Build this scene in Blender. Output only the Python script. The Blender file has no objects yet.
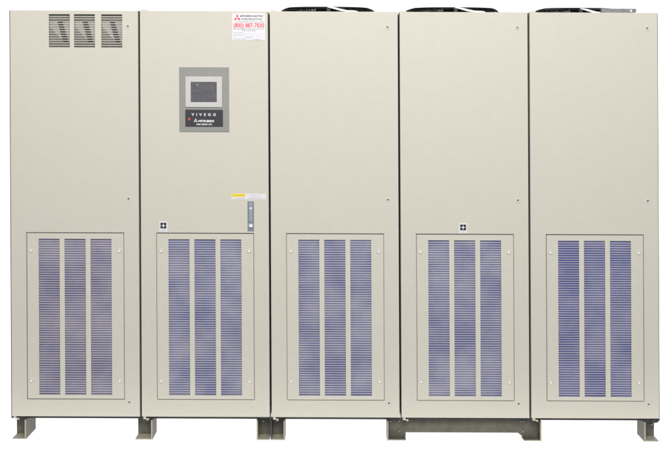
import bpy, bmesh, math, random
from mathutils import Vector
random.seed(4)
S = bpy.context.scene
C = S.collection

# ------------------------------------------------------------------ camera, light, exposure
PX = 0.00475            # metres per photograph pixel at the plane of the doors
DIST = 5.0              # camera to doors
U0, VH, VF = 333.0, 100.0, 440.6   # centre column, eye level row, floor row
cd = bpy.data.cameras.new('camera'); cam = bpy.data.objects.new('camera', cd); C.objects.link(cam)
cam.location = (0, -DIST, (VF - VH) * PX)
cam.rotation_euler = (math.radians(90), 0, 0)
cd.sensor_width = 36; cd.lens = 36 * (DIST / PX) / 667
cd.shift_x = (333.5 - U0) / 667; cd.shift_y = -(225 - VH) / 667
cd.clip_start = .05; cd.clip_end = 200
S.camera = cam

w = bpy.data.worlds.new("World"); S.world = w; w.use_nodes = True
bg = w.node_tree.nodes['Background']
bg.inputs[0].default_value = (.96, .98, 1, 1); bg.inputs[1].default_value = 0.15

def area(name, loc, target, sx, sy, power, col):
    l = bpy.data.lights.new(name, 'AREA'); l.shape = 'RECTANGLE'; l.size = sx; l.size_y = sy
    l.energy = power; l.color = col
    o = bpy.data.objects.new(name, l); C.objects.link(o); o.location = loc
    o.rotation_euler = (Vector(target) - Vector(loc)).to_track_quat('-Z', 'Y').to_euler()
    return o
area('softbox', (0.1, -5.2, 4.7), (0.1, 0, 1.3), 4.5, 2.0, 455, (1, .992, .975))
area('fill_softbox', (0.6, -7.5, 2.6), (0, 0, 1.0), 5.0, 2.5, 60, (1, .99, .97))

S.view_settings.view_transform = 'Standard'; S.view_settings.look = 'None'
S.view_settings.exposure = 0; S.view_settings.gamma = 1

# ------------------------------------------------------------------ measuring helpers
def W(u, v, d=0.0):
    """front-plane measure (u right, v down, photograph pixels) + depth d (m) -> world"""
    uu = u + .0049 * (v - 213); vv = v + .004 * (u - 333)      # the row stands very slightly out of true
    return Vector(((uu - U0) * PX, d, (VF - vv) * PX))
def deep(u, v, d):
    """a point seen at (u, v) but standing d behind the doors: its true measures"""
    k = 1 + d / DIST
    return U0 + (u - U0) * k, VH + (v - VH) * k

# ------------------------------------------------------------------ materials
def mat(name, col, rough=.5, metal=0, spec=.5, noise=0, nscale=3, bump=0, bscale=900, col2=None, stretch=(1, 1, 1)):
    m = bpy.data.materials.new(name); m.use_nodes = True
    nt = m.node_tree; b = nt.nodes['Principled BSDF']
    b.inputs['Base Color'].default_value = (*col, 1); b.inputs['Roughness'].default_value = rough
    b.inputs['Metallic'].default_value = metal; b.inputs['Specular IOR Level'].default_value = spec
    tc = nt.nodes.new('ShaderNodeTexCoord')
    if noise or col2:
        mp = nt.nodes.new('ShaderNodeMapping'); mp.inputs['Scale'].default_value = stretch
        nt.links.new(tc.outputs['Object'], mp.inputs[0])
        n = nt.nodes.new('ShaderNodeTexNoise'); n.inputs['Scale'].default_value = nscale; n.inputs['Detail'].default_value = 6
        nt.links.new(mp.outputs[0], n.inputs['Vector'])
        r = nt.nodes.new('ShaderNodeValToRGB')
        c2 = col2 or tuple(min(1, c * (1 + noise)) for c in col); c1 = col if col2 else tuple(c * (1 - noise) for c in col)
        r.color_ramp.elements[0].color = (*c1, 1); r.color_ramp.elements[1].color = (*c2, 1)
        r.color_ramp.elements[0].position = .35; r.color_ramp.elements[1].position = .65
        nt.links.new(n.outputs['Fac'], r.inputs[0]); nt.links.new(r.outputs[0], b.inputs['Base Color'])
    if bump:
        n = nt.nodes.new('ShaderNodeTexNoise'); n.inputs['Scale'].default_value = bscale; n.inputs['Detail'].default_value = 2
        nt.links.new(tc.outputs['Object'], n.inputs['Vector'])
        bp = nt.nodes.new('ShaderNodeBump'); bp.inputs['Strength'].default_value = bump; bp.inputs['Distance'].default_value = .001
        nt.links.new(n.outputs['Fac'], bp.inputs['Height']); nt.links.new(bp.outputs[0], b.inputs['Normal'])
    return m
M = {}
M['paint'] = mat('beige_powder_coat', (.605, .577, .50), .48, spec=.35, noise=.010, nscale=28, bump=.35, bscale=420)
M['vent_paint'] = mat('beige_vent_paint', (.61, .587, .51), .45, spec=.35, noise=.015, nscale=40, bump=.2, bscale=420)
M['frame'] = mat('charcoal_frame_paint', (.045, .052, .056), .5, noise=.15, nscale=20)
M['body'] = mat('beige_body_paint', (.42, .40, .34), .5, noise=.03, nscale=12)
M['foot'] = mat('shaded_beige_steel', (.102, .096, .073), .5, spec=.4, noise=.14, nscale=30, bump=.2, bscale=200)  # beige feet, their shade put into the base colour
M['foot_edge'] = mat('lit_beige_steel', (.34, .32, .255), .5, noise=.1, nscale=60)  # lighter copy for soles and front edges, where light falls
for _k, _c1, _c2 in (('filter_violet', (.20, .19, .33), (.34, .32, .44)), ('filter', (.17, .18, .37), (.33, .33, .48)), ('filter_blue', (.125, .14, .36), (.26, .26, .45))):
    M[_k] = mat(_k, _c1, .85, spec=.1, nscale=2.6, col2=_c2, bump=.5, bscale=600, stretch=(2.0, 1, 3.0))
    _nt = M[_k].node_tree          # every filter its own patch of noise
    _oi = _nt.nodes.new('ShaderNodeObjectInfo'); _mul = _nt.nodes.new('ShaderNodeMath'); _mul.operation = 'MULTIPLY'; _mul.inputs[1].default_value = 40
    _cb = _nt.nodes.new('ShaderNodeCombineXYZ'); _nt.links.new(_oi.outputs['Random'], _mul.inputs[0])
    for _i in range(3): _nt.links.new(_mul.outputs[0], _cb.inputs[_i])
    _nt.links.new(_cb.outputs[0], [n for n in _nt.nodes if n.type == 'MAPPING'][0].inputs['Location'])
M['hinge'] = mat('pale_zinc', (.62, .58, .48), .4, metal=.2)
M['screw'] = mat('bright_zinc_screw', (.95, .95, .97), .3)
M['dimple'] = mat('dimple_paint', (.66, .63, .56), .4)
M['hole'] = mat('dark_socket', (.02, .02, .02), .5)
M['bolt'] = mat('grey_bolt', (.30, .33, .34), .4, metal=.5)
M['black'] = mat('black_fan_plastic', (.012, .012, .013), .5, noise=.3, nscale=90)
M['wire'] = mat('fan_wire_steel', (.05, .05, .05), .35, metal=.7)
M['gap_white'] = mat('backdrop_white', (.95, .95, .95), .5)
M['galv'] = mat('galvanised_steel', (.22, .22, .23), .4, metal=.3, noise=.15, nscale=60)
M['light_inner'] = mat('pale_inner_plate', (.42, .41, .385), .5, noise=.12, nscale=30)
M['grey_inner'] = mat('grey_inner_plate', (.21, .20, .185), .55, noise=.1, nscale=30)
M['dark_inner'] = mat('dark_inner_strut', (.12, .115, .105), .55, noise=.1, nscale=30)
M['panel_grey'] = mat('grey_panel_plastic', (.275, .275, .255), .5, noise=.03, nscale=60, bump=.15, bscale=700)
M['bezel'] = mat('light_grey_bezel', (.56, .545, .53), .4, noise=.02, nscale=60)
M['screen'] = mat('dark_display_glass', (.085, .083, .095), .28, spec=.5, nscale=75, col2=(.115, .112, .125))
M['plate'] = mat('black_nameplate', (.035, .035, .042), .35)
M['print_white'] = mat('white_print', (.85, .85, .88), .5)
M['print_grey'] = mat('grey_print', (.55, .55, .57), .5)
M['print_dark'] = mat('dark_print', (.05, .05, .065), .6)
M['print_faint'] = mat('faint_print', (.28, .27, .28), .6)
M['red'] = mat('red_print', (.72, .035, .06), .5)
M['led'] = mat('red_lens', (.62, .06, .05), .3)
M['paper'] = mat('white_label_film', (.74, .73, .76), .45)
M['yellow'] = mat('yellow_label_film', (.86, .70, .05), .45)
M['amber'] = mat('amber_print', (.52, .34, .02), .5)
M['ink'] = mat('black_ink', (.015, .015, .016), .5)
M['handle'] = mat('blue_grey_handle', (.215, .25, .29), .4, noise=.04, nscale=60)
M['grip'] = mat('pale_blue_grey_grip', (.30, .335, .38), .35)
M['button'] = mat('white_button', (.88, .88, .9), .4)
m = bpy.data.materials.new('glowing_white_sweep'); m.use_nodes = True          # added glow: keeps floor and backdrop pure white, without shadows
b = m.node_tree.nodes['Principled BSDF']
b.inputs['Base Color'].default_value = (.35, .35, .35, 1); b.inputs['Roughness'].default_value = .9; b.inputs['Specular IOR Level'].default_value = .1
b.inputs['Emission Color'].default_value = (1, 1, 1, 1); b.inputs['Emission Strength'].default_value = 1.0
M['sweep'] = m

# ------------------------------------------------------------------ mesh helpers
class MB:
    """collects geometry in (u, v, depth) measures; build() links ONE mesh object"""
    def __init__(s): s.bm = bmesh.new(); s.mi = 0
    def face(s, vs):
        try:
            f = s.bm.faces.new(vs); f.material_index = s.mi; return f
        except ValueError: return None
    def box(s, u0, u1, v0, v1, d0, d1):
        q = [s.bm.verts.new((u, v, d)) for d in (d0, d1) for v in (v0, v1) for u in (u0, u1)]
        for f in ((0, 1, 3, 2), (4, 6, 7, 5), (0, 4, 5, 1), (2, 3, 7, 6), (0, 2, 6, 4), (1, 5, 7, 3)): s.face([q[i] for i in f])
    def prism(s, pts, d0, d1):
        a = [s.bm.verts.new((u, v, d0)) for u, v in pts]; b2 = [s.bm.verts.new((u, v, d1)) for u, v in pts]
        s.face(a); s.face(b2[::-1]); n = len(pts)
        for i in range(n): s.face([a[i], b2[i], b2[(i + 1) % n], a[(i + 1) % n]])
    def hexa(s, q8):
        q = [s.bm.verts.new(p) for p in q8]
        for f in ((0, 1, 3, 2), (4, 6, 7, 5), (0, 4, 5, 1), (2, 3, 7, 6), (0, 2, 6, 4), (1, 5, 7, 3)): s.face([q[i] for i in f])
    def disc(s, u, v, r, d0, d1, n=24, r2=None):
        r2 = r if r2 is None else r2
        a = [s.bm.verts.new((u + r2 * math.cos(2 * math.pi * i / n), v + r2 * math.sin(2 * math.pi * i / n), d0)) for i in range(n)]
        c = [s.bm.verts.new((u + r * math.cos(2 * math.pi * i / n), v + r * math.sin(2 * math.pi * i / n), d1)) for i in range(n)]
        s.face(a); s.face(c[::-1])
        for i in range(n): s.face([a[i], c[i], c[(i + 1) % n], a[(i + 1) % n]])
    def lathe(s, u, v, prof, n=28):
        """rings (radius, depth) round an axis pointing at the camera"""
        rings = [[s.bm.verts.new((u + r * math.cos(2 * math.pi * i / n), v + r * math.sin(2 * math.pi * i / n), d)) for i in range(n)] for r, d in prof]
        for a, c in zip(rings, rings[1:]):
            for i in range(n): s.face([a[i], c[i], c[(i + 1) % n], a[(i + 1) % n]])
        s.face(rings[-1])
    def plate(s, us, vs, hole, d0, d1):
        """slab on a grid of lines; hole(i, j) says which cells are open; one watertight skin"""
        nu, nv = len(us), len(vs); V = {}
        def g(i, j, k):
            if (i, j, k) not in V: V[i, j, k] = s.bm.verts.new((us[i], vs[j], (d0, d1)[k]))
            return V[i, j, k]
        solid = lambda i, j: 0 <= i < nu - 1 and 0 <= j < nv - 1 and not hole(i, j)
        for i in range(nu - 1):
            for j in range(nv - 1):
                if not solid(i, j): continue
                s.face([g(i, j, 0), g(i + 1, j, 0), g(i + 1, j + 1, 0), g(i, j + 1, 0)])
                s.face([g(i, j, 1), g(i, j + 1, 1), g(i + 1, j + 1, 1), g(i + 1, j, 1)])
                if not solid(i - 1, j): s.face([g(i, j, 0), g(i, j + 1, 0), g(i, j + 1, 1), g(i, j, 1)])
                if not solid(i + 1, j): s.face([g(i + 1, j, 0), g(i + 1, j, 1), g(i + 1, j + 1, 1), g(i + 1, j + 1, 0)])
                if not solid(i, j - 1): s.face([g(i, j, 0), g(i, j, 1), g(i + 1, j, 1), g(i + 1, j, 0)])
                if not solid(i, j + 1): s.face([g(i, j + 1, 0), g(i + 1, j + 1, 0), g(i + 1, j + 1, 1), g(i, j + 1, 1)])
    def tube(s, pts, r, n=8, closed=False):
        """tube through (u, v, d) points; r in metres"""
        P = [Vector((p[0] * PX, -p[1] * PX, p[2])) for p in pts]; rings = []
        N = len(P)
        for k, p in enumerate(P):
            t = (P[(k + 1) % N] - P[k - 1]) if closed else (P[min(k + 1, N - 1)] - P[max(k - 1, 0)])
            t.normalize(); a = t.cross(Vector((0, 1, 0.01)))
            if a.length < 1e-4: a = t.cross(Vector((1, 0, 0)))
            a.normalize(); c = t.cross(a)
            ring = []
            for i in range(n):
                q = p + (a * math.cos(2 * math.pi * i / n) + c * math.sin(2 * math.pi * i / n)) * r
                ring.append(s.bm.verts.new((q.x / PX, -q.y / PX, q.z)))
            rings.append(ring)
        for k in range(N if closed else N - 1):
            A, B = rings[k], rings[(k + 1) % N]
            for i in range(n): s.face([A[i], B[i], B[(i + 1) % n], A[(i + 1) % n]])
        if not closed: s.face(rings[0]); s.face(rings[-1][::-1])
    def text(s, body, u0, u1, vbase, cap, d, bold=0.0, spacing=1.0):
        """flat printed lettering fitted between u0 and u1, capitals `cap` high, standing on vbase"""
        cu = bpy.data.curves.new('t', 'FONT'); cu.body = body; cu.size = 1; cu.offset = bold; cu.resolution_u = 3
        cu.space_character = spacing; cu.extrude = 0
        o = bpy.data.objects.new('t', cu); C.objects.link(o)
        dg = bpy.context.evaluated_depsgraph_get(); dg.update()
        me = bpy.data.meshes.new_from_object(o.evaluated_get(dg))
        xs = [v.co.x for v in me.vertices]; x0, x1 = min(xs), max(xs); kx = (u1 - u0) / (x1 - x0); ky = cap / .70
        base = len(s.bm.verts)
        vs = [s.bm.verts.new((u0 + (v.co.x - x0) * kx, vbase - v.co.y * ky, d)) for v in me.vertices]
        for p in me.polygons: s.face([vs[i] for i in p.vertices])
        bpy.data.objects.remove(o); bpy.data.curves.remove(cu); bpy.data.meshes.remove(me)
    def build(s, name, mats, parent=None, bevel=0, smooth=False, segs=2, label=None, flip=True):
        bm = s.bm
        off = Vector(parent_world(parent)) if parent else Vector((0, 0, 0))
        for v in bm.verts: v.co = W(v.co.x, v.co.y, v.co.z) - off
        bmesh.ops.recalc_face_normals(bm, faces=bm.faces)
        me = bpy.data.meshes.new(name); bm.to_mesh(me); bm.free()
        for mm in (mats if isinstance(mats, (list, tuple)) else [mats]): me.materials.append(M[mm])
        if smooth:
            for p in me.polygons: p.use_smooth = True
        o = bpy.data.objects.new(name, me); C.objects.link(o); o.parent = parent
        if bevel:
            bv = o.modifiers.new('bevel', 'BEVEL'); bv.width = bevel; bv.segments = segs; bv.limit_method = 'ANGLE'; bv.angle_limit = math.radians(40)
            bv.harden_normals = False
        if label: o['label'] = label
        return o
def parent_world(p):
    v = Vector((0, 0, 0))
    while p: v += p.location; p = p.parent
    return v

# ------------------------------------------------------------------ the setting: an added white sweep that glows by itself
def sweep():
    bm = bmesh.new(); prof = [(-.22, 0), (1.8, 0)]
    for i in range(1, 13):
        a = math.pi / 2 * i / 12; prof.append((1.8 + 1.4 * math.sin(a), 1.4 - 1.4 * math.cos(a)))
    prof.append((3.2, 4.6))
    rows = []
    for y, z in prof: rows.append([bm.verts.new((x, y, z - .004 * x - .0005)) for x in (-4.5, 4.5)])
    for a, c in zip(rows, rows[1:]): bm.faces.new([a[0], a[1], c[1], c[0]])
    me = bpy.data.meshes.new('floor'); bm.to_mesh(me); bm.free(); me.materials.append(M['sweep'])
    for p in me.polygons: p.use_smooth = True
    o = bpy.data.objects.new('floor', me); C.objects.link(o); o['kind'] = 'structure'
sweep()

# ------------------------------------------------------------------ cabinets
TOP, BOT = 11.5, 417.4
PT, PB = 233.4, 400.6          # vent panel opening
PITCH, WID = 129.88, 127.8
DOOR_T = .026
GROUP = 'beige electrical cabinets standing in a row'
root_u = [11 + PITCH * k for k in range(5)]

def cabinet(k, label):
    e = bpy.data.objects.new('electrical_cabinet', None); C.objects.link(e)
    u = root_u[k]; e.location = W(u + WID / 2, VF, .3)
    e['label'] = label; e['category'] = 'cabinet'; e['group'] = GROUP
    return e

def rebate(b, g0, g1):
    b.plate([g0 + .02, g0 + .8, g1 - .8, g1 - .02], [PT + .02, PT + .8, PB - .8, PB - .02], lambda i, j: (i, j) == (1, 1), .009, .011)

def door(e, u, windows=None):
    g0, g1 = u + 15.2, u + 113.1
    us = [u, g0, g1, u + WID]; vs = [TOP, PT, PB, BOT]
    b = MB()
    holes = {(1, 1)}
    if windows:
        us = sorted(set(us + [x for a in windows for x in a[:2]])); vs = [TOP]
        n = 14; p = (48.3 - 15.2 + .58) / n
        for i in range(n): vs += [15.2 + i * p, 15.2 + i * p + p - .58]
        vs += [PT, PB, BOT]
        def hole(i, j):
            mu = (us[i] + us[i + 1]) / 2; mv = (vs[j] + vs[j + 1]) / 2
            if g0 < mu < g1 and PT < mv < PB: return True
            if mv < 50 and any(a < mu < c for a, c in windows): return (mv - 15.2) % p < p - .58 and 15.2 < mv < 48.4
            return False
        b.plate(us, vs, hole, 0, DOOR_T * .16)
        # folded return edges of the sheet-metal door
        b.box(u, u + .5, TOP, BOT, DOOR_T * .16 + .0002, DOOR_T); b.box(u + WID - .5, u + WID, TOP, BOT, DOOR_T * .16 + .0002, DOOR_T)
        b.box(u + .5, u + WID - .5, TOP, TOP + .5, DOOR_T * .16 + .0002, DOOR_T); b.box(u + .5, u + WID - .5, BOT - .5, BOT, DOOR_T * .16 + .0002, DOOR_T)
        rebate(b, g0, g1)
        return b.build('door', 'paint', e, bevel=0)
    b.plate(us, vs, lambda i, j: (i, j) in holes, 0, DOOR_T)
    rebate(b, g0, g1)
    return b.build('door', 'paint', e, bevel=.0016)

SLOT_P = 2.334
def vent_panel(e, u, k):
    a0, a1 = u + 15.2 + .85, u + 113.1 - .85
    t0, t1 = PT + .85, PB - .75
    cols = [(u + 27.4, u + 48.4), (u + 53.3, u + 74.4), (u + 79.3, u + 100.3)]
    us = [a0] + [x for c in cols for x in c] + [a1]
    vs = [t0]
    v0 = 239.9
    for i in range(67): vs += [v0 + i * SLOT_P, v0 + i * SLOT_P + 1.93]
    vs += [t1]
    b = MB(); b.plate(us, vs, lambda i, j: i in (1, 3, 5) and j % 2 == 1, .001, .0024)
    b.box(a0 + .1, a0 + .5, t0, t1, .0025, .0085); b.box(a1 - .5, a1 - .1, t0, t1, .0025, .0085)
    p = b.build('vent_panel', 'vent_paint', e)
    f = MB(); f.box(a0 + 1, a1 - 1, t0 + 1, t1 - 1, .0085, .011); f.build('filter', ('filter_violet', 'filter', 'filter', 'filter', 'filter_blue')[k], p)
    for (x, y) in ((u + 19.6, 251.7), (u + 107.9, 251.7), (u + 19.6, 381.8), (u + 107.9, 381.8)):
        d = MB(); d.lathe(x, y, [(2.5, .0009), (2.0, -.0022), (1.75, -.0022), (1.35, .0006), (1.2, .0008)])
        d.mi = 1; d.lathe(x, y, [(1.05, .0002), (1.0, -.0032), (.7, -.0048)], n=20)
        d.build('screw', ['dimple', 'screw'], p, smooth=False)
    return p

def door_screws(dr, u, pts):
    for x, y in pts:
        d = MB(); d.lathe(u + x, y, [(2.4, -.0001), (2.0, -.0024), (1.6, -.0024), (1.05, -.0003), (.9, .0)])
        d.mi = 1; d.lathe(u + x - .05, y + .05, [(.72, -.0004), (.66, -.0012)], n=6)
        d.mi = 2; d.lathe(u + x - .05, y + .05, [(.36, -.00125), (.34, -.0013)], n=6)
        d.build('door_screw', ['dimple', 'bolt', 'hole'], dr)

def frame(e, u, k):
    b = MB(); lo = -2.6 if k == 0 else -.6; hi = .6 if k < 4 else 2.3
    b.box(u + lo, u + WID + hi, TOP + (.2 if k else -.5), BOT + 3.7, DOOR_T + .003, .045)
    if k == 4: b.prism([(u + WID - 6, BOT + 1.8), (u + WID + 1.3, BOT + 1.8), (u + WID + .9, BOT + 3.8), (u + WID - .2, BOT + 5.0), (u + WID - 2.2, BOT + 5.6), (u + WID - 6, BOT + 5.6)], .020, .0285)
    b.build('front_frame', 'frame', e)
    b = MB(); b.box(u - .3, u + WID + .3, TOP + .5, BOT + 3.0, .0455, .80)
    b.build('body', 'body', e, bevel=.002)

def hinges(e, u, k):
    b = MB(); b.box(u + 1.3, u + 4.0, BOT - .5, BOT + 2.8, DOOR_T + .0 - .022, DOOR_T - .002)
    b.mi = 1; b.box(u + 4.0, u + 6.0, BOT + .1, BOT + 2.0, .008, .020)
    b.mi = 0; b.disc(u + 6.0, BOT + 3.0, .9, .002, .012, n=14); b.box(u + 3.2, u + 6.2, BOT + 2.3, BOT + 3.2, .006, .016)
    b.build('hinge', ['hinge', 'hole'], e, bevel=.001)
    if k:
        b = MB(); b.prism([(u + .3, TOP), (u + 1.2, TOP - 1.5), (u + 3.2, TOP - 2.4), (u + 5, TOP - 1.9), (u + 7.0, TOP - .8), (u + 7.2, TOP)], .010, .045)
        b.build('hinge', 'hinge', e, bevel=.002)

def foot(e, f0, f1, web, webdepth=.15, back=.08, vb=439.4, vt=418.6, tipcut=0, bolts=()):
    """open steel foot: sole plate, back plate and one (or two) side webs; f0..f1 its front width in u, web: 'l','r' or both"""
    # un-skew the measured front corners so that W() puts them back
    un = lambda u, v: (u - .0049 * (v - 213), v - .004 * (u - 333))
    b = MB(); yf = .004
    g0, _ = un(f0, vb); g1, _ = un(f1, vb)
    top = BOT + 3.7; fl = VF
    th = 1.1; ww = 1.5
    b.mi = 0
    sole0 = g0 if 'l' in web else g0
    # sole plate narrows towards the back on the open side, as seen
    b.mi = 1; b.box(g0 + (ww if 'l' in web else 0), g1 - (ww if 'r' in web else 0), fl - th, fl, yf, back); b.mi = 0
    b.box(g0 + (ww if 'l' in web else tipcut), g1 - (ww if 'r' in web else tipcut), top + .05, fl - th - .02, back - .006, back)
    if 'l' in web: b.box(g0, g0 + ww - .02, top + .05, fl, yf - .001, webdepth)
    if 'r' in web: b.box(g1 - ww + .02, g1, top + .05, fl, yf - .001, webdepth)
    # front edges in the lit copy of the steel
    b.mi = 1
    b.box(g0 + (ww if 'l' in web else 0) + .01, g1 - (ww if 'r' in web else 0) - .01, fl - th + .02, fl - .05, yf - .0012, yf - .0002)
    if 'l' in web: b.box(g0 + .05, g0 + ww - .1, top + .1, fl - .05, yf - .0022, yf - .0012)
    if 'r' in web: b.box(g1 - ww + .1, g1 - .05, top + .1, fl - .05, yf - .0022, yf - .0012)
    b.mi = 2
    for (x, y) in bolts:
        x, y = deep(x, y, back); x, _ = un(x, y); b.disc(x, y, .95, back - .014, back - .0062, n=6)
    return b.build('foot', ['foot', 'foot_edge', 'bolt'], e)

def fan(e, u, span, full=True):
    """low fan with a black housing, seen edge-on over the cabinet's front edge"""
    du = .27; k = 1 + du / DIST
    lift = lambda v, d: VH + (v - VH) * (1 + d / DIST)
    uc = U0 + ((u + (span[0] + span[1]) / 2) - U0) * k; R = (span[1] - span[0]) / 2 * k
    root = MB()
    rm = R * PX
    zt = lift(TOP - 4.4, du - rm * .9)
    se = lambda t: math.copysign(abs(t) ** .62, t)
    # housing ring
    n = 56; A = []
    for rr, v in ((R * .95, lift(TOP - .2, du)), (R * .945, zt + 2.2), (R * .90, zt + 1.3), (R * .76, zt + .9), (R * .70, zt + .9), (R * .70, TOP + .4)):
        A.append([root.bm.verts.new((uc + rr * se(math.cos(2 * math.pi * i / n)), v, du + rr * PX * se(math.sin(2 * math.pi * i / n)))) for i in range(n)])
    for a, c in zip(A, A[1:]):
        for i in range(n): root.face([a[i], c[i], c[(i + 1) % n], a[(i + 1) % n]])
    root.box(uc - R * .93, uc + R * .93, TOP - 0.6, TOP + .45, du - rm * .93, du + rm * .93)
    h = root.build('fan_housing', 'black', e)
    g = MB()
    for q in (.2, .34, .48, .62):
        g.tube([(uc + R * q * math.cos(2 * math.pi * i / 40), zt - .1 + .1 * q, du + rm * q * math.sin(2 * math.pi * i / 40)) for i in range(40)], .0016, n=6, closed=True)
    for a in range(4):
        an = a * math.pi / 4 + .3; c, s_ = math.cos(an), math.sin(an)
        g.tube([(uc - R * .8 * c, zt - .1, du - rm * .8 * s_), (uc, zt - .15, du), (uc + R * .8 * c, zt - .1, du + rm * .8 * s_)], .002, n=6)
    def rim(a, q, v): return (uc + R * q * se(math.cos(a)), v, du + rm * q * se(math.sin(a)))
    rnd = random.Random(int(span[0]))
    g.tube([rim(2 * math.pi * i / 64, .99, zt + .55 + 1.6 * max(0, abs(math.cos(2 * math.pi * i / 64)) - .72) / .28) for i in range(64)], .0034, n=6, closed=True)
    for i in range(44):
        a = 2 * math.pi * i / 44; v = zt + .55 + 1.6 * max(0, abs(math.cos(a)) - .72) / .28
        g.tube([rim(a, .99, v), rim(a + .05, 1.0, (v + TOP) / 2), rim(a + .02, .985, TOP + .3)], .0017, n=5)
    g.build('fan_guard', 'wire', h)
    for a0, a1, q in ((3.3, 4.5, 1.02), (4.95, 6.1, 1.015)):          # loose wiring clipped round the rim
        c_ = MB(); pts = []
        for i in range(26):
            a = a0 + (a1 - a0) * i / 25; pts.append(rim(a, q + rnd.uniform(-.008, .012), TOP - 1.6 - 1.2 * math.sin(math.pi * i / 25) + rnd.uniform(-.55, .55)))
        c_.tube(pts, .0032, n=6); c_.build('wiring', 'black', h, smooth=True)
    # mounting lugs and terminal blocks on the rim
    for off, hh, ww_ in ((-.80, 5.2, 1.6), (.02, 5.4, 2.2), (.83, 4.9, 1.2), (-.55, 3.6, 3.5), (-.30, 3.4, 2.5)):
        x = uc + R * off; dd = du - rm * math.sqrt(max(0, 1 - off * off)) * .97
        l = MB(); l.box(x - ww_, x + ww_, TOP - hh + .3, TOP - .1, dd - .012, dd + .012)
        l.build('mounting_lug', 'black', h, bevel=.002)
    l = MB()
    for i in range(7):
        off = -.62 + i * .06; x = uc + R * off; dd = du - rm * math.sqrt(1 - off * off) * .97 - .016
        l.box(x - .5, x + .5, TOP - 2.6, TOP - 1.7, dd - .003, dd)
    l.build('terminal', 'galv', h)
    # added white strip, stands in for background showing past the rim
    s_ = MB(); d1 = du - rm - .02
    pts = [(uc + R * .00, TOP - 5.0), (uc + R * .08, TOP - 4.6), (uc + R * .18, TOP - 3.5), (uc + R * .28, TOP - 2.2), (uc + R * .40, TOP - 1.2), (uc + R * .55, TOP - 1.0), (uc + R * .62, TOP - .6)]
    w_ = [.3, .7, 1.0, 1.0, .8, .7, .4]
    up = [(x, y - a) for (x, y), a in zip(pts, w_)]; dn = [(x, y + a) for (x, y), a in zip(pts, w_)]
    for i in range(len(pts) - 1):
        s_.prism([up[i], up[i + 1], dn[i + 1], dn[i]], d1 + .01, d1 + .014)
    s_.build('backdrop_strip', 'gap_white', h)

LABELS = [
 'leftmost beige cabinet with three slotted windows at the top of its door',
 'beige cabinet with a grey display panel, white service label and blue-grey handle on its door',
 'plain middle beige cabinet with a black fan on top and no sticker on its door',
 'beige cabinet on the long steel base beam, small black and white sticker above its vents',
 'rightmost plain beige cabinet with a black fan and grey bracket on its top',
]
cabs = []
for k in range(5):
    e = cabinet(k, LABELS[k]); u = root_u[k]; cabs.append(e)
    dr = door(e, u, [(49.7, 70.7), (74.9, 95.8), (102.1, 123.1)] if k == 0 else None)
    if k != 1: door_screws(dr, u, [(117.6, 27.2), (117.5, 199.8), (117.2, 403.2)])
    vent_panel(e, u, k); frame(e, u, k); hinges(e, u, k)

# --- first cabinet: what shows behind the three slotted windows
e = cabs[0]
for (a, c) in ((49.7, 70.7), (74.9, 95.8), (102.1, 123.1)):
    b = MB(); b.mi = 0; b.box(a - 2, c + 2, 14, 49, .0225, .024)
    b.mi = 1; b.prism([(a - 2, 14), (c + 2, 14), (c + 2, 20.8), (a - 2, 20.8)], .016, .0195)
    b.mi = 1; b.prism([(a - 2, 27.0), (a + 1, 28.5), (c - 7, 43), (c - 4, 49), (a - 2, 49)], .017, .0205)
    b.mi = 1; b.box(a - 1.8, c + 1.8, 42.8, 48.9, .0145, .0158)
    b.mi = 2; b.prism([(a + 8.2, 21.2), (a + 12.6, 21.2), (c - 2.2, 42.4), (c - 7.4, 42.4)], .0115, .0138)
    b.build('inner_bracket', ['light_inner', 'grey_inner', 'dark_inner'], e)

# --- second cabinet: display, labels, handle
e = cabs[1]
b = MB(); b.box(179.9, 229.7, 67.7, 132.4, -.0030, -.0003)
cp = b.build('control_panel', 'panel_grey', e, bevel=.0012)
b = MB(); b.plate([186.1, 191.6, 217.4, 222.9], [77.1, 82.6, 102.7, 107.8], lambda i, j: (i, j) == (1, 1), -.0085, -.0031)
b.build('bezel', 'bezel', cp, bevel=.002, segs=3)
b = MB(); b.box(191.62, 217.38, 82.62, 102.68, -.0050, -.0033)
b.mi = 1; b.prism([(196.6, 85.9), (197.9, 84.7), (199.5, 86.0), (198.1, 85.4)], -.0052, -.0051)
b.build('screen', ['screen', 'print_grey'], cp)
b = MB(); b.box(185.9, 223.5, 110.1, 127.2, -.0050, -.0032)
npl = b.build('nameplate', 'plate', cp, bevel=.0008)
b = MB(); d = -.0053
b.mi = 0; b.text('V I V E G G', 192.0, 216.4, 116.3, 2.5, d, bold=.06, spacing=1.3)
b.mi = 1
def logo(b, cx, cy, h, d):
    """three rhombs meeting at a point"""
    L = h / 1.5 * .98
    for a in (90, 210, 330):
        r = math.radians(a); ax = Vector((math.cos(r), -math.sin(r))); n = Vector((-ax.y, ax.x)) * math.tan(math.radians(30)) * .5
        o = Vector((cx, cy)); pts = [o, o + ax * L * .5 + n * L, o + ax * L, o + ax * L * .5 - n * L]
        b.face([b.bm.verts.new((p.x, p.y, d)) for p in pts])
logo(b, 196.3, 121.2, 3.6, d)
b.text('MITSUBISHI', 199.2, 214.4, 122.5, 2.0, d, bold=.035)
b.text('9900 SERIES UPS', 196.9, 212.4, 125.6, 1.5, d, bold=.02)
b.build('lettering', ['print_grey', 'print_white'], cp)
b = MB(); b.box(188.5, 191.1, 118.6, 120.9, -.0072, -.0051); b.build('indicator_light', 'led', cp, bevel=.001)

def unW(u, v): return u - .0049 * (v - 213), v - .004 * (u - 333)
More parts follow.
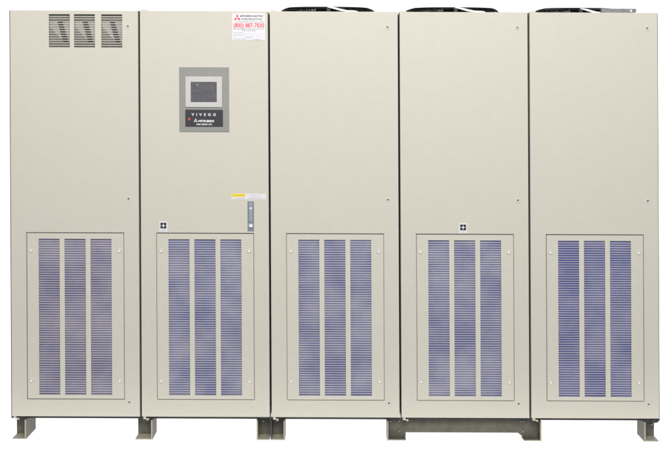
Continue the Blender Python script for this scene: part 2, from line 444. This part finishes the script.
# service label
b = MB(); x0, y0 = unW(232.2, 13.2); x1, y1 = unW(265.0, 40.4)
b.box(x0, x1, y0, y1, -.0006, -.0001); lab = b.build('service_label', 'paper', e)
b = MB(); d = -.0009; k_ = (x1 - x0) / 32.8
X = lambda t: x0 + t * k_
Y = lambda t: y0 + t
b.mi = 0; logo(b, X(5.1), Y(4.8), 6.0, d)
b.text('(800) 887-7830', X(1.3), X(32.0), Y(14.1), 4.2, d, bold=.02)
b.mi = 1
b.text('MITSUBISHI ELECTRIC', X(8.2), X(31.2), Y(3.6), 1.75, d, bold=.03)
b.text('POWER PRODUCTS, INC.', X(9.2), X(30.2), Y(6.6), 1.5, d, bold=.03)
b.text('24 HOUR EMERGENCY SERVICE CALL NUMBER', X(3.2), X(31.5), Y(9.0), .95, d)
b.text('FOR NON-EMERGENCY SERVICE CALL 8:30 TO 5:00', X(1.6), X(31.5), Y(16.2), 1.05, d)
b.text('MON - FRI EASTERN', X(10.2), X(23.0), Y(17.9), 1.0, d)
b.mi = 2
b.text('UPS MODEL #', X(1.2), X(11.5), Y(20.0), 1.05, d); b.text('UPS SERIAL #', X(1.2), X(11.5), Y(22.3), 1.05, d)
b.text('KVA', X(1.2), X(3.8), Y(24.6), 1.05, d); b.text('START UP', X(13), X(20), Y(24.6), 1.1, d)
b.text('CONTRACT TERM', X(1.2), X(13.2), Y(26.7), .95, d); b.text('EXPIRE', X(22.0), X(27.8), Y(26.7), .95, d)
for yy, xa in ((20.4, 12), (22.7, 12), (25.0, 4.5), (26.85, 14)): b.box(X(xa), X(31.4), Y(yy), Y(yy + .14), -.0009, -.0007)
b.build('lettering', ['red', 'print_dark', 'print_faint'], lab)
# caution label
b = MB(); x0, y0 = unW(231.4, 193.6); x1, y1 = unW(266.0, 199.4)
b.box(x0, x1, y0, y1, -.0006, -.0001); lab = b.build('caution_label', 'paper', e)
b = MB(); b.box(x0 + .1, x0 + 13.9, y0 + .1, y0 + 3.2, -.0010, -.0007)
b.mi = 1
b.text('CAUTION', x0 + 4.0, x0 + 13.2, y0 + 2.4, 1.6, -.0012, bold=.02)
t = [(x0 + .9, y0 + 2.7), (x0 + 3.3, y0 + 2.7), (x0 + 2.1, y0 + .6)]
for i in range(3):
    a, c = Vector(t[i]), Vector(t[(i + 1) % 3]); n = (c - a).normalized(); n = Vector((-n.y, n.x)) * .14
    b.face([b.bm.verts.new((*p, -.0012)) for p in (a - n, c - n, c + n, a + n)])
b.mi = 2
b.text('HIGH VOLTAGE INSIDE', x0 + 3.4, x0 + 13.5, y0 + 4.9, .8, -.0009)
b.text('DISCONNECT POWER', x0 + 20, x0 + 29.5, y0 + 2.3, .8, -.0009)
b.text('BEFORE OPENING THIS DOOR', x0 + 17.5, x0 + 31, y0 + 4.9, .8, -.0009)
b.build('lettering', ['yellow', 'amber', 'print_faint'], lab)
# handle
b = MB(); b.box(247.6, 253.9, 201.6, 231.4, -.003, -.0002); hd = b.build('door_handle', 'handle', e, bevel=.001)
b = MB(); b.box(249.0, 252.9, 203.4, 222.0, -.012, -.0031); b.box(249.0, 252.9, 222.3, 228.4, -.007, -.0031); b.build('grip', 'grip', hd, bevel=.002)
b = MB(); b.box(249.7, 252.2, 207.6, 209.3, -.0135, -.0121); b.build('key_cover', 'paper', hd, bevel=.0006)
b = MB(); b.box(249.2, 252.8, 224.6, 227.2, -.0105, -.0071); b.build('push_button', 'button', hd, bevel=.001)

# black and white cross stickers
def sticker(e, u, v):
    b = MB(); b.box(u - 4.0, u + 4.0, v - 4.4, v + 5.9, -.0006, -.0001)
    b.mi = 1; b.box(u - 2.9, u + 2.9, v - 2.9, v + 2.9, -.0010, -.0007)
    b.mi = 0
    pts = []
    for i in range(8):
        r = 1.95 if i % 2 == 0 else .95; a = i * math.pi / 4; pts.append((u + r * math.cos(a), v + r * math.sin(a)))
    b.prism(pts, -.0013, -.0011)
    for a in range(4):
        c, s_ = round(math.cos(a * math.pi / 2)), round(math.sin(a * math.pi / 2))
        x, y = u + c * 2.6, v + s_ * 2.6; b.box(x - .27, x + .27, y - .27, y + .27, -.0013, -.0011)
    b.mi = 2; b.box(u - 1.6, u + 1.6, v + 4.3, v + 4.6, -.0009, -.00065)
    b.build('cross_sticker', ['paper', 'ink', 'print_faint'], e)
sticker(cabs[1], *unW(163.4, 225.6)); sticker(cabs[3], *unW(463.1, 227.4))

# fans on the three right-hand cabinets
fan(cabs[2], 0, (282.6, 375.0)); fan(cabs[3], 0, (404.0, 496.6)); fan(cabs[4], 0, (531.5, 611.5))
b = MB(); b.prism([(604, TOP - 4.6), (638.6, TOP - 4.6), (639.2, TOP - 3.6), (639.2, TOP - 1.4), (637.0, TOP - .3), (604, TOP - .3)], .03, .05)
b.mi = 1; b.disc(633.8, TOP - 2.5, 1.0, .0285, .0298, n=16)
b.build('top_bracket', ['galv', 'screw'], cabs[4], bevel=.001)

# feet
foot(cabs[0], 12.2, 26.0, 'r', webdepth=.165, bolts=((20.0, 419.6),))
foot(cabs[1], 135.3, 152.4, 'r', webdepth=.125, bolts=((147.5, 420.2),))
foot(cabs[1], 256.6, 269.6, 'l', webdepth=.10, bolts=((263.5, 420.6),))
foot(cabs[2], 271.3, 285.0, 'r', webdepth=.09, bolts=((276.5, 420.8),))
foot(cabs[4], 644.4, 658.8, 'l', webdepth=.12, bolts=((650.8, 422.6),))
b = MB(); b.box(269.3, 270.6, BOT + 3.72, VF - .2, .006, .10); b.build('foot_gap_strip', 'frame', cabs[1])  # added dark strip, stands in for the dark gap between the feet
# small dark bolt heads under the seams
for e_, x in ((cabs[0], 135.2), ):
    b = MB(); b.prism([(x - 2.2, BOT + 1.9), (x + 2.6, BOT + 1.9), (x + 2.2, BOT + 4.2), (x, BOT + 3.6)], .03, .045); b.build('bolt', 'frame', e_)
# long base beam under the fourth cabinet
top = BOT + 3.7
b = MB(); L0, L1 = 386.0, 540.6; bk = .05
b.prism([(L0 + 1.4, top + .05), (L1 - 1.6, top + .05), (L1 - 1.6, 439.4), (523.6, 439.4), (518.6, 435.4), (405.4, 435.4), (405.4, 439.4), (L0 + 1.4, 439.4)], bk, bk + .007)
b.box(L0 + 1.4, 404.9, 439.42, VF, .004, bk + .007)
b.hexa([(523.4, 439.42, .004), (L1 - 1.6, 439.42, .004), (523.4, VF, .004), (L1 - 1.6, VF, .004), (522.5, 439.42, bk + .007), (L1 - 1.6, 439.42, bk + .007), (522.5, VF, bk + .007), (L1 - 1.6, VF, bk + .007)])
b.box(L0, L0 + 1.38, top + .05, VF, .003, .075); b.box(L1 - 1.58, L1, top + .05, VF, .003, .075)
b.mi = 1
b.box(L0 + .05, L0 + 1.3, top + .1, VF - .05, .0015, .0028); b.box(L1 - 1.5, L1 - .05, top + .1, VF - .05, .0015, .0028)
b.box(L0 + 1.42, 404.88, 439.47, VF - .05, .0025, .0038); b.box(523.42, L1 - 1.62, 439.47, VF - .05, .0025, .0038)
b.mi = 2
for x, y in ((390.5, 421.2), (399.3, 421.0), (399.5, 431.3), (520.2, 421.4), (522.8, 421.2), (522.6, 431.5)):
    b.disc(*unW(*deep(x, y, bk)), .85, bk - .006, bk - .0002, n=6)
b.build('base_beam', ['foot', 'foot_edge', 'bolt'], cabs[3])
